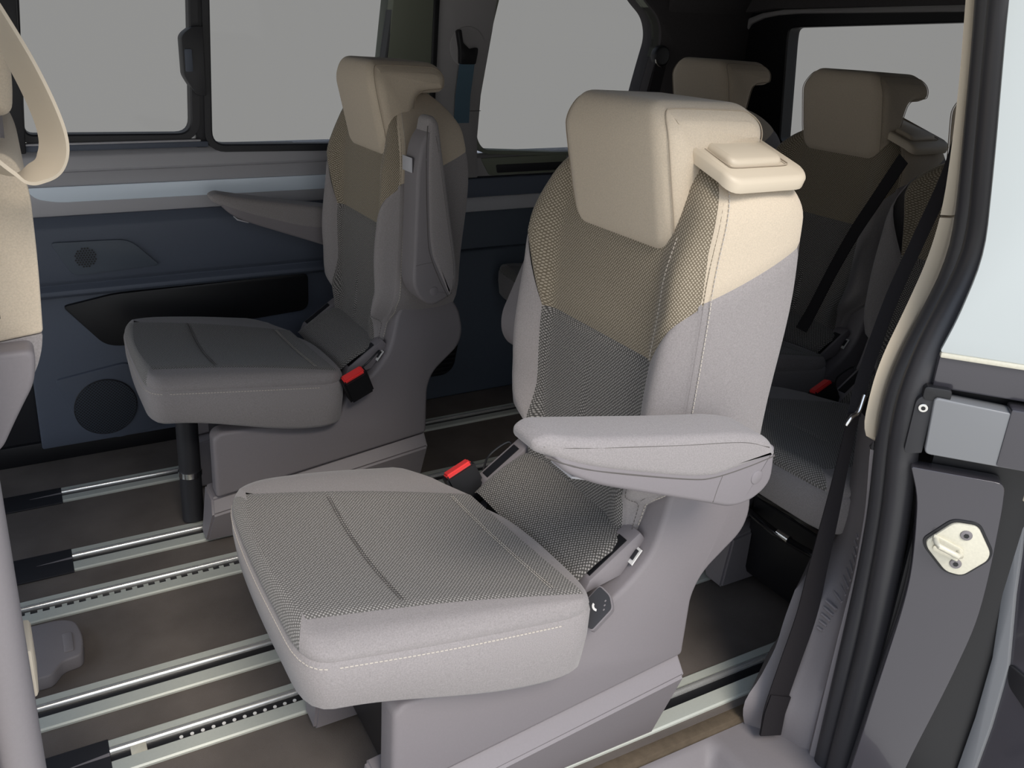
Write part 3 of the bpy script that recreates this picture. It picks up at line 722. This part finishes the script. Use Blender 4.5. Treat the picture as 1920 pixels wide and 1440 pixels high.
ring('window_frame', p4, .26, 2.335, 2.385, 'black', w4, 'x')
pane('pane', inset(p4, -.006), 'x', 2.372, 'glass', w4)

# ------------------------------------------------------------------ seat rails let into the floor
def rail(label, y0, y1, x0, x1, style):
    """y0: edge nearer the door, y1: edge nearer the far wall"""
    r = empty('seat_rail', (x0, (y0+y1)/2, 0), label, 'rail', 'aluminium seat rails in the floor')
    w = y1-y0; a, b = y0+w*.36, y0+w*.62           # slot from a to b; bright rounded lip from b upwards
    prism('near_flange', [(y0, 0), (y0, .004), (y0+.003, .0065), (a, .0065), (a, 0)], 'x', x0, x1, 'alu', r)
    prism('far_flange', [(b+w*.16, 0), (b+w*.16, .0065), (y1-.003, .0065), (y1, .004), (y1, 0)], 'x', x0, x1, 'alu', r)
    prism('bright_lip', [(b, 0)]+[(b+w*.08-w*.08*math.cos(t), .002+.0075*math.sin(t)) for t in [math.pi*i/8 for i in range(9)]]+[(b+w*.16, 0)], 'x', x0, x1, 'bead', r)
    sl = box('slot', (x0, a, -.001), (x1, b, .0012), 'black', r)
    k = 0
    if style == 'dash':
        x = x0+.01
        while x < x1-.02 and k < 60:
            box('slot_window', (x, a+.004, .0012), (x+.010, b-.006, .0022), 'alu', sl); x += .0235; k += 1
    if style == 'dots':
        x = x0+.115
        while x < x1-.02 and k < 50:
            prism('lock_hole', circle(x, (a+b)/2-.001, .0034, 10), 'z', .0012, .0024, 'white', sl); x += .0185; k += 1
        box('stop_block', (x0+.032, a+.001, .001), (x0+.058, b-.001, .0055), 'cream', sl, bevel=.001)
    return r
rail('seat rail along the far wall, ending in a square cut', 2.112, 2.182, .010, 2.30, 'plain')
rail('seat rail under the near edge of the far seat', 1.797, 1.883, .013, 2.30, 'plain')
rail('thin floor rail with a row of slot windows, running under the cushion', 1.643, 1.722, -.9, 2.30, 'dash')
rail('long floor rail with a plain black slot left of the big seat', 1.334, 1.418, -.9, 2.30, 'plain')
rail('short rail with round lock holes under the front of the big cushion', 1.185, 1.265, .026, 2.30, 'dots')
rail('rail closest to the door, partly under the big seat base', .882, .966, .30, 2.30, 'plain')
for y0, y1, x in ((2.108, 2.186, .010), (1.793, 1.887, .013), (1.181, 1.269, .026)):
    c = prism('rail_cover', rect(-.9, y0, x, y1), 'z', 0, .0045, 'dark', None, bevel=.0015)
    tag(c, {2.108: 'dark plastic cover continuing the rail along the far wall', 1.793: 'dark plastic cover continuing the rail beside the far seat', 1.181: 'dark plastic cover before the rail with lock holes'}[y0], 'rail cover', 'plastic covers over rail ends')
    c.data.materials[0] = M['dark'] if y0 > 2 else M['trimdark'] if 'trimdark' in M else M['dark']
    prism('groove_mark', [(x-.075, (y0+y1)/2+.004), (x-.001, (y0+y1)/2+.011), (x-.001, (y0+y1)/2+.004)], 'z', .004, .0052, 'trimgrey', c)
# foot cap of the front seat at the left
ft = prism('floor_cap', rounded([(-.16, 1.60), (-.03, 1.60), (.0, 1.585), (.012, 1.53), (.005, 1.475), (-.03, 1.47), (-.05, 1.44), (-.16, 1.44)], [.01, .02, .02, .03, .012, .01, .01, .01], 4), 'z', 0, .030, 'trimgrey', None, bevel=.008, seg=3)
tag(ft, 'low dark plastic cap on the carpet between two rails at the left edge', 'cap')
prism('cap_tab', rounded(rect(-.026, 1.492, -.008, 1.548), .004, 3), 'z', .029, .0325, 'trimgrey', ft, bevel=.001)

# ------------------------------------------------------------------ near side: door pillar with its trims, seals and painted jamb
wl = S('wall_left', (1.5, .74, 0), 'near side wall with the rear door pillar')
box('side_panel', (1.27, .66, -.10), (2.44, .74, 1.36), 'head', wl, bevel=.01)
box('front_side_panel', (-1.2, .66, -.10), (-.62, .74, 1.36), 'head', wl, bevel=.01)
box('door_header', (-1.2, .64, 1.325), (1.30, .74, 1.38), 'head', wl, bevel=.01)
xl = [(-.05, 1.15), (.575, 1.152), (.602, 1.150), (.65, 1.146), (.723, 1.152), (.806, 1.186), (.887, 1.214), (.96, 1.220), (1.046, 1.208), (1.142, 1.190), (1.246, 1.164), (1.34, 1.14)]
xr = [(-.20, 1.141), (-.038, 1.141), (.117, 1.143), (.249, 1.145), (.37, 1.149), (.49, 1.140), (.615, 1.114), (.663, 1.108), (.722, 1.108), (.78, 1.130), (.864, 1.176), (.903, 1.183), (.991, 1.172), (1.112, 1.144), (1.191, 1.127), (1.243, 1.110), (1.34, 1.085)]
def lin(tab, z):
    P = [Vector((a, b, 0)) for a, b in tab]
    return interp(tab, z) if False else _lin(tab, z)
def _lin(tab, z):
    if z <= tab[0][0]: return tab[0][1]
    for (a, va), (b, vb) in zip(tab, tab[1:]):
        if z <= b: return va+(vb-va)*(z-a)/(b-a)
    return tab[-1][1]
def sm(tab, z): return sum(_lin(tab, z+d) for d in (-.03, -.015, 0, .015, .03))/5
xl2 = [(1.2-(1.2-z)*.949, x*.949) for z, x in xl]
xr2 = [(1.2-(1.2-z)*1.027, x*1.027) for z, x in xr]
def pillar_strip(name, zlo, zhi, m, n, lo_round=0.0):
    rows = []
    for i in range(n+1):
        z = lerp(zlo, zhi, i/n); a, b = sm(xl2, z), sm(xr2, z); g = 1.0
        if lo_round and z < zlo+lo_round: g = math.sqrt(max(0.0, 1-((zlo+lo_round-z)/lo_round)**2))
        aa = lerp(b+(a-b)*.35, a, g)
        rows.append([Vector((aa+.17, .81, z)), Vector((aa+.060, .772, z)), Vector((aa+.003, .742, z)), Vector((lerp(aa, b, .3), .734, z)), Vector((lerp(aa, b, .7), .737, z)), Vector((b, .748, z)), Vector((b+.04, .750, z))])
    k = 7; V = [p for r in rows for p in r]
    F = [(i*k+j, i*k+j+1, (i+1)*k+j+1, (i+1)*k+j) for i in range(n) for j in range(k-1)]+[tuple(range(k)), tuple(range(n*k, n*k+k))]
    return mk(name, V, F, m, wl, angle=60)
pillar_strip('upper_beige_trim', .962, 1.34, 'pbeige', 20)
pillar_strip('lower_beige_trim', .612, .958, 'pbeige', 26, .05)
# grey lower trim, flaring to the floor
zl = [(-.14, 1.155), (-.072, 1.113), (.009, 1.074), (.049, 1.070), (.086, 1.100), (.147, 1.127), (.208, 1.134), (.281, 1.150), (.299, 1.20), (.358, 1.235), (.468, 1.232), (.537, 1.225), (.62, 1.215)]
rows = []
for i in range(45):
    z = lerp(-.14, .604, i/44); a, b = (_lin(zl, z-.012)+_lin(zl, z)+_lin(zl, z+.012))/3, sm(xr, z)
    r = [Vector((a+.13, .91, z)), Vector((a+.028, .853, z)), Vector((a, .838, z))]
    for t in (.2, .4, .6, .78): r.append(Vector((lerp(a, b, t)+.012*math.sin(math.pi*t), lerp(.838, .732, t), z)))
    r += [Vector((b+.004, .744, z)), Vector((b-.004, .736, z)), Vector((b, .727, z)), Vector((b+.03, .724, z))]
    rows.append(r)
k = len(rows[0])
lt = mk('lower_grey_trim', [p for r in rows for p in r], [(i*k+j, i*k+j+1, (i+1)*k+j+1, (i+1)*k+j) for i in range(44) for j in range(k-1)], 'trimgrey', wl, angle=50)
for i in range(14):                                   # raised grip ribs beside the belt
    z = .225+i*.0135; a, b = _lin(zl, z), sm(xr, z); t0, t1 = .50, .50+.26*math.sin(math.pi*(i+2)/17)
    p0, p1 = (Vector((lerp(a, b, t)+.012*math.sin(math.pi*t)-.002, lerp(.838, .732, t)-.002, z)) for t in (t0, t1))
    tube('grip_rib', [p0, p1], .0028, 'trimgrey', lt, n=6)
def zpath(tab, y, lo, hi, n, dx=0.0): return [Vector((sm(tab, lerp(lo, hi, i/n))+dx, y, lerp(lo, hi, i/n))) for i in range(n+1)]
s1 = [(-.20, 1.145), (-.01, 1.143), (.268, 1.134), (.512, 1.120), (.68, 1.094), (.74, 1.100), (.792, 1.120), (.911, 1.179), (1.243, 1.101), (1.34, 1.075)]
s2 = [(-.20, 1.12), (.037, 1.127), (.296, 1.140), (.538, 1.112), (.702, 1.073), (.81, 1.091), (.924, 1.154), (1.242, 1.070), (1.34, 1.05)]
sa = [(z, (sm(xr, z)+sm(s1, z))/2) for z in [-.2+.05*i for i in range(32)]]
sb = [(z, (sm(s1, z)+sm(s2, z))/2) for z in [-.2+.05*i for i in range(32)]]
sweep('door_seal_inner', zpath(sa, .714, -.2, 1.33, 60, .006), [(.015*math.cos(t)*1.0, .016*math.sin(t)) for t in [2*math.pi*i/14 for i in range(14)]], 'rubber', wl, up=Vector((0, 1, 0)))
sweep('door_seal_outer', zpath(sb, .680, -.2, 1.33, 60, .008), [(.020*math.cos(t), .021*math.sin(t)) for t in [2*math.pi*i/14 for i in range(14)]], 'rubber', wl, up=Vector((0, 1, 0)))
sweep('seal_groove', zpath(sb, .694, -.2, 1.33, 60, .018), circle(0, 0, .013, 8), 'black', wl, up=Vector((0, 1, 0)))
# painted jamb, a face turned 45 degrees towards the front of the van; s runs outwards along it, h into the body
JM = Matrix(((.6548, .7558, 0, 1.09), (-.7558, .6548, 0, .65), (0, 0, 1, 0), (0, 0, 0, 1)))
def jamb(name, poly, h0, h1, m, par, bevel=0.0, seg=2):
    bm = bm_prism(poly, 'y', h0, h1, bevel, seg); bmesh.ops.transform(bm, matrix=JM, verts=bm.verts)
    return mkbm(name, bm, m, par)
def jtube(name, pts, r, m, par, closed=False): return tube(name, [JM @ Vector(p) for p in pts], r, m, par, n=10, closed=closed)
jamb('body_backing', rect(.026, -.25, .30, .80), .030, .05, 'black', wl)
jamb('seal_backing', rect(.010, -.25, .06, 1.36), .092, .11, 'black', wl)
jamb('painted_jamb', rounded([(-.004, .622), (.112, .624), (.117, .589), (.125, .478), (.127, .395), (.115, .283), (.090, .104), (.070, -.20), (.002, -.20), (.019, .117), (.023, .227), (.026, .29), (.030, .38), (.030, .448), (.022, .52), (.013, .579)], [.004, .012, .02, .05, .05, .05, .05, .01, .01, .05, .05, .05, .05, .05, .05, .05], 4), 0, .026, 'paint', wl, bevel=.008, seg=4)
jamb('body_ledge', rect(-.002, .744, .30, .792), .004, .03, 'paint', wl, bevel=.004)
hb = jamb('rail_end_cover', rounded([(.002, .735), (.16, .728), (.16, .652), (.006, .650)], [.006, .004, .004, .008], 4), -.010, .02, 'paint', wl, bevel=.004, seg=3)
M['coverpaint'] = mat('grey_satin_paint', (0.19, 0.195, 0.205), 0.35, coat=0.3); hb.data.materials[0] = M['coverpaint']
fl = jamb('cover_flange', rounded([(-.018, .730), (.004, .738), (.004, .648), (-.018, .642)], [.012,.002,.002,.008], 4), -.004, .012, 'dark', wl, bevel=.003)
jamb('flange_screw', circle(-.008, .716, .0065, 16), -.0075, -.002, 'chrome', fl, bevel=.002)
jamb('screw_recess', circle(-.008, .716, .003, 8), -.0082, -.006, 'black', fl)
jamb('cover_side', rect(.092, .652, .20, .738), -.0125, .02, 'paint', wl, bevel=.004)
jamb('upper_gap_plug', rounded(rect(-.012, .728, .022, .748), .006, 4), -.006, .02, 'black', wl, bevel=.003)
# glossy quarter glass above; pale base colour stands in for its bright reflections
M['outer_glass'] = mat('painted_reflection_glass', (0.50, 0.54, 0.54), 0.04, spec=0.9, coat=0.5)
w5 = S('window_5', (1.12, .62, .80), 'glossy quarter glass outside the door pillar, pale with painted reflection')
jamb('pane', rounded([(-.003, .797), (.30, .797), (.30, 1.36), (-.035, 1.36), (-.022, 1.24), (.004, 1.06), (.020, .935), (.008, .846)], [.004, .002, .002, .01, .05, .05, .04, .03], 4), .002, .010, 'outer_glass', w5, bevel=.002)
jamb('glass_edge', rect(-.002, .790, .30, .797), -.001, .01, 'cream', w5, bevel=.002)
# striker plate
st = empty('striker_plate', JM @ Vector((.078, 0, .47)), 'cream metal striker plate with two bolts on the painted door jamb', 'latch')
sp_ = rounded([(.036, .514), (.064, .552), (.094, .554), (.117, .517), (.116, .504), (.091, .471), (.070, .472), (.040, .503)], .008, 4)
jamb('plate', sp_, -.0065, -.0005, 'cream', st, bevel=.002)
pb_ = jamb('plate_shadow_gasket', inset(sp_, -.004), -.002, .002, 'black', st, bevel=.001)
for s_, z_ in ((.0825, .537), (.079, .489)):
    b_ = jamb('bolt', circle(s_, z_, .0078, 18), -.0085, -.003, 'trimgrey', st, bevel=.0015)
    jamb('bolt_socket', circle(s_, z_, .0036, 6), -.0092, -.006, 'black', b_)
jtube('striker_loop', [(.047, -.004, .522), (.047, -.020, .522), (.050, -.024, .520), (.076, -.024, .511), (.079, -.020, .510), (.079, -.004, .510)], .0042, 'cream', st)
jamb('loop_base', rounded([(.043, .530), (.084, .515), (.084, .502), (.043, .514)], .004, 4), -.0105, -.006, 'cream', st, bevel=.002)
jamb('loop_base_bar', rounded([(.046, .512), (.080, .500), (.080, .494), (.046, .504)], .003, 3), -.0100, -.006, 'cream', st, bevel=.0015)
# the opened door standing at the right edge
d2 = S('door_2', (1.24, .5, 0), 'opened sliding door standing behind the pillar at the right edge')
dl = [(.612, .70), (.600, .66), (.572, .561), (.557, .444), (.543, .330), (.541, .219), (.544, .109), (.546, -.25)]
prism('door_edge', rounded(dl+[(.30, -.25), (.30, .70)], .006, 3), 'x', 1.22, 1.30, 'paint', d2, bevel=.006, seg=3)
prism('edge_strip', [(a-.002, b) for a, b in dl]+[(a-(.020 if b > .4 else .026), b) for a, b in dl[::-1]], 'x', 1.2145, 1.23, 'coverpaint', d2, bevel=.002)
prism('inner_trim', rounded([(.585, .735), (.577, .59), (.45, .585), (.45, .735)], .006, 3), 'x', 1.208, 1.25, 'pbeige', d2, bevel=.004)
prism('door_slot', rounded([(.520, .338), (.512, .302), (.45, .262), (.44, .32)], .012, 5), 'x', 1.2165, 1.24, 'black', d2, bevel=.002)
# sill with its recessed step tray
def sill_z(x, y):
    d = min(sstep(1.005, .975, x+(.842-y)*.0), sstep(.835-.02*(1.0-x), .810-.02*(1.0-x), y), sstep(.60, .64, y), 1) if True else 0
    return -.012-.035*d
sx = [-.9+.1*i for i in range(18)]+[.82+.0125*i for i in range(40)]
sy = [.50+.0118*i for i in range(30)]
V = [Vector((x, y, sill_z(x, y)+(0.006*sstep(.842, .848, y)))) for y in sy for x in sx]; nx = len(sx)
sill = mk('trim_1', V, [(j*nx+i, j*nx+i+1, (j+1)*nx+i+1, (j+1)*nx+i) for j in range(len(sy)-1) for i in range(nx-1)], 'trimgrey', None, angle=60)
tag(sill, 'grey door sill with a recessed step tray', kind='structure')
# front door pillar at the left edge
bpl = S('wall_front', (-.2, .72, 0), 'front edge of the sliding door opening')
box('pillar_core', (-.62, .66, -.10), (-.075, .76, 1.36), 'trimgrey', bpl, bevel=.012, seg=3)
tube('pillar_bead', [(-.064, .705, -.1), (-.064, .705, 1.33)], .0235, 'trimgrey', bpl, n=20)
tube('pillar_seal', [(-.098, .664, -.1), (-.098, .664, 1.33)], .020, 'rubber', bpl, n=16)
box('beige_edge', (-.06, .73, .585), (-.0385, .78, .64), 'pbeige', bpl, bevel=.004)

# ------------------------------------------------------------------ front seat and the pull strap
RECL = [(-.003, .874), (-.004, .854), (-.008, .835), (-.022, .811), (-.034, .789), (-.046, .766), (-.2, .74), (-.2, .874)]
fs = empty('front_seat', (-.1, 1.15, .45), 'beige and grey front seat back cut by the left edge', 'seat')
prism('backrest', rounded([(.000, 1.065), (.012, 1.03), (.011, .955), (.007, .880), (-.16, .860), (-.18, 1.065)], [.03, .02, .03, .004, .004, .02], 5), 'y', .915, 1.40, 'beige', fs, bevel=.012, seg=4)
prism('lower_backrest', rounded([(.0065, .879), (.004, .862), (-.004, .838), (-.022, .815), (-.055, .785), (-.18, .76), (-.17, .859)], [.003, .02, .03, .03, .02, .01, .003], 4), 'y', .916, 1.40, 'grey', fs, bevel=.012, seg=3)
prism('recliner_cover', rounded(RECL, .015, 5), 'y', .885, .93, 'plastic', fs, bevel=.008, seg=3)
pillow_prism('headrest', rounded([(-.02, 1.255), (.006, 1.20), (.011, 1.125), (.006, 1.088), (-.09, 1.083), (-.11, 1.255)], [.03, .04, .02, .012, .02, .03], 5), 'y', .98, 1.30, 'beige', fs, R=.03)
box('headrest_neck', (-.08, 1.02, 1.03), (-.004, 1.26, 1.10), 'trimgrey', fs, bevel=.012)
tube('piping', [(-.030, .9155, lerp(.90, 1.05, i/20)) for i in range(21)], .0009, 'dthread', fs, n=5)
path = spline([(-.045, .845, 1.32), (-.012, .845, 1.232), (.008, .845, 1.193), (.028, .845, 1.149), (.042, .845, 1.108), (.0465, .845, 1.081), (.042, .845, 1.063), (.031, .845, 1.054), (.014, .845, 1.0515), (-.008, .845, 1.066), (-.030, .845, 1.095), (-.055, .845, 1.16), (-.075, .845, 1.32)], 8)
path = [p+Vector((-.0106, .013, 0)) for p in path]
stp = ribbon('pull_strap', path, (-.62, .78, .10), .034, .0035, 'pbeige'); tag(stp, 'beige loop strap hanging in front of the front seat', 'strap')

# ------------------------------------------------------------------ belts
def belt(label, path, wdir, w, m='belt', t=.0018):
    o = ribbon('seat_belt', path, wdir, w, t, m); return tag(o, label, 'seat belt')
b1 = empty('seat_belt', (1.08, .80, .02), 'black belt running down the grey door pillar trim to its floor anchor', 'seat belt')
low = spline([(1.149, .80, .630), (1.147, .80, .53), (1.146, .80, .448), (1.142, .80, .344), (1.136, .798, .245), (1.116, .796, .15), (1.098, .794, .06), (1.094, .790, .012)], 8)
ribbon('webbing', low, (.95, -.30, 0), lambda t: lerp(.020, .040, sstep(0, .62, t)), .0018, 'belt', b1)
ribbon('upper_webbing', spline([(1.149, .80, .625), (1.175, .815, .685), (1.222, .83, .80), (1.256, .83, .896), (1.292, .83, .996), (1.302, .83, 1.07), (1.31, .83, 1.20)], 8), (.5, -.8, 0), .020, .0018, 'belt', b1)
ribbon('sewn_end', [(1.105, .793, .085), (1.0965, .7915, .05), (1.0925, .788, .005)], (.95, -.30, 0), .040, .005, 'belt', b1)
tube('metal_tongue', spline([(1.150, .79, .665), (1.138, .786, .640), (1.128, .788, .632), (1.120, .79, .618)], 5), .0035, 'chrome', b1, n=8)
b2 = empty('seat_belt', (1.22, 2.32, .93), 'blue-grey belt on the light pillar between the far windows', 'seat belt')
ribbon('webbing', [(1.232, 2.316, 1.085), (1.222, 2.318, .98), (1.222, 2.320, .90)], (1, 0, 0), .050, .002, 'bluebelt', b2)
prism('belt_guide', rounded([(1.192, 1.162), (1.204, 1.168), (1.212, 1.13), (1.235, 1.112), (1.262, 1.118), (1.262, 1.104), (1.256, 1.07), (1.205, 1.07), (1.203, 1.11)], .006, 4), 'y', 2.328, 2.308, 'black', b2, bevel=.003)
pr = prism('guide_bowl', circle(1.235, 1.118, .058, 32), 'y', 2.330, 2.3245, 'pillar', b2, bevel=.003)
b3 = empty('seat_belt', (1.94, 2.30, 1.0), 'black belt reel guide beside the rear quarter window', 'seat belt')
prism('guide_disc', circle(1.945, 1.104, .032, 28), 'y', 2.325, 2.296, 'dark', b3, bevel=.008, seg=3)
tube('guide_rim', [(1.945+.029*math.cos(a), 2.297, 1.098+.029*math.sin(a)) for a in [math.radians(190+i*16) for i in range(11)]], .0022, 'chrome', b3, n=6)
ribbon('webbing', [(1.943, 2.300, 1.085), (1.935, 2.31, .98), (1.925, 2.315, .82)], (1, 0, 0), .046, .002, 'belt', b3)
belt('black belt slanting across the dark rear seat towards the red buckle', spline([(1.80, 1.268, .935), (1.80, 1.318, .825), (1.80, 1.357, .738), (1.80, 1.396, .632), (1.79, 1.425, .52), (1.77, 1.43, .47)], 6), (.3, .8, .3), .040)
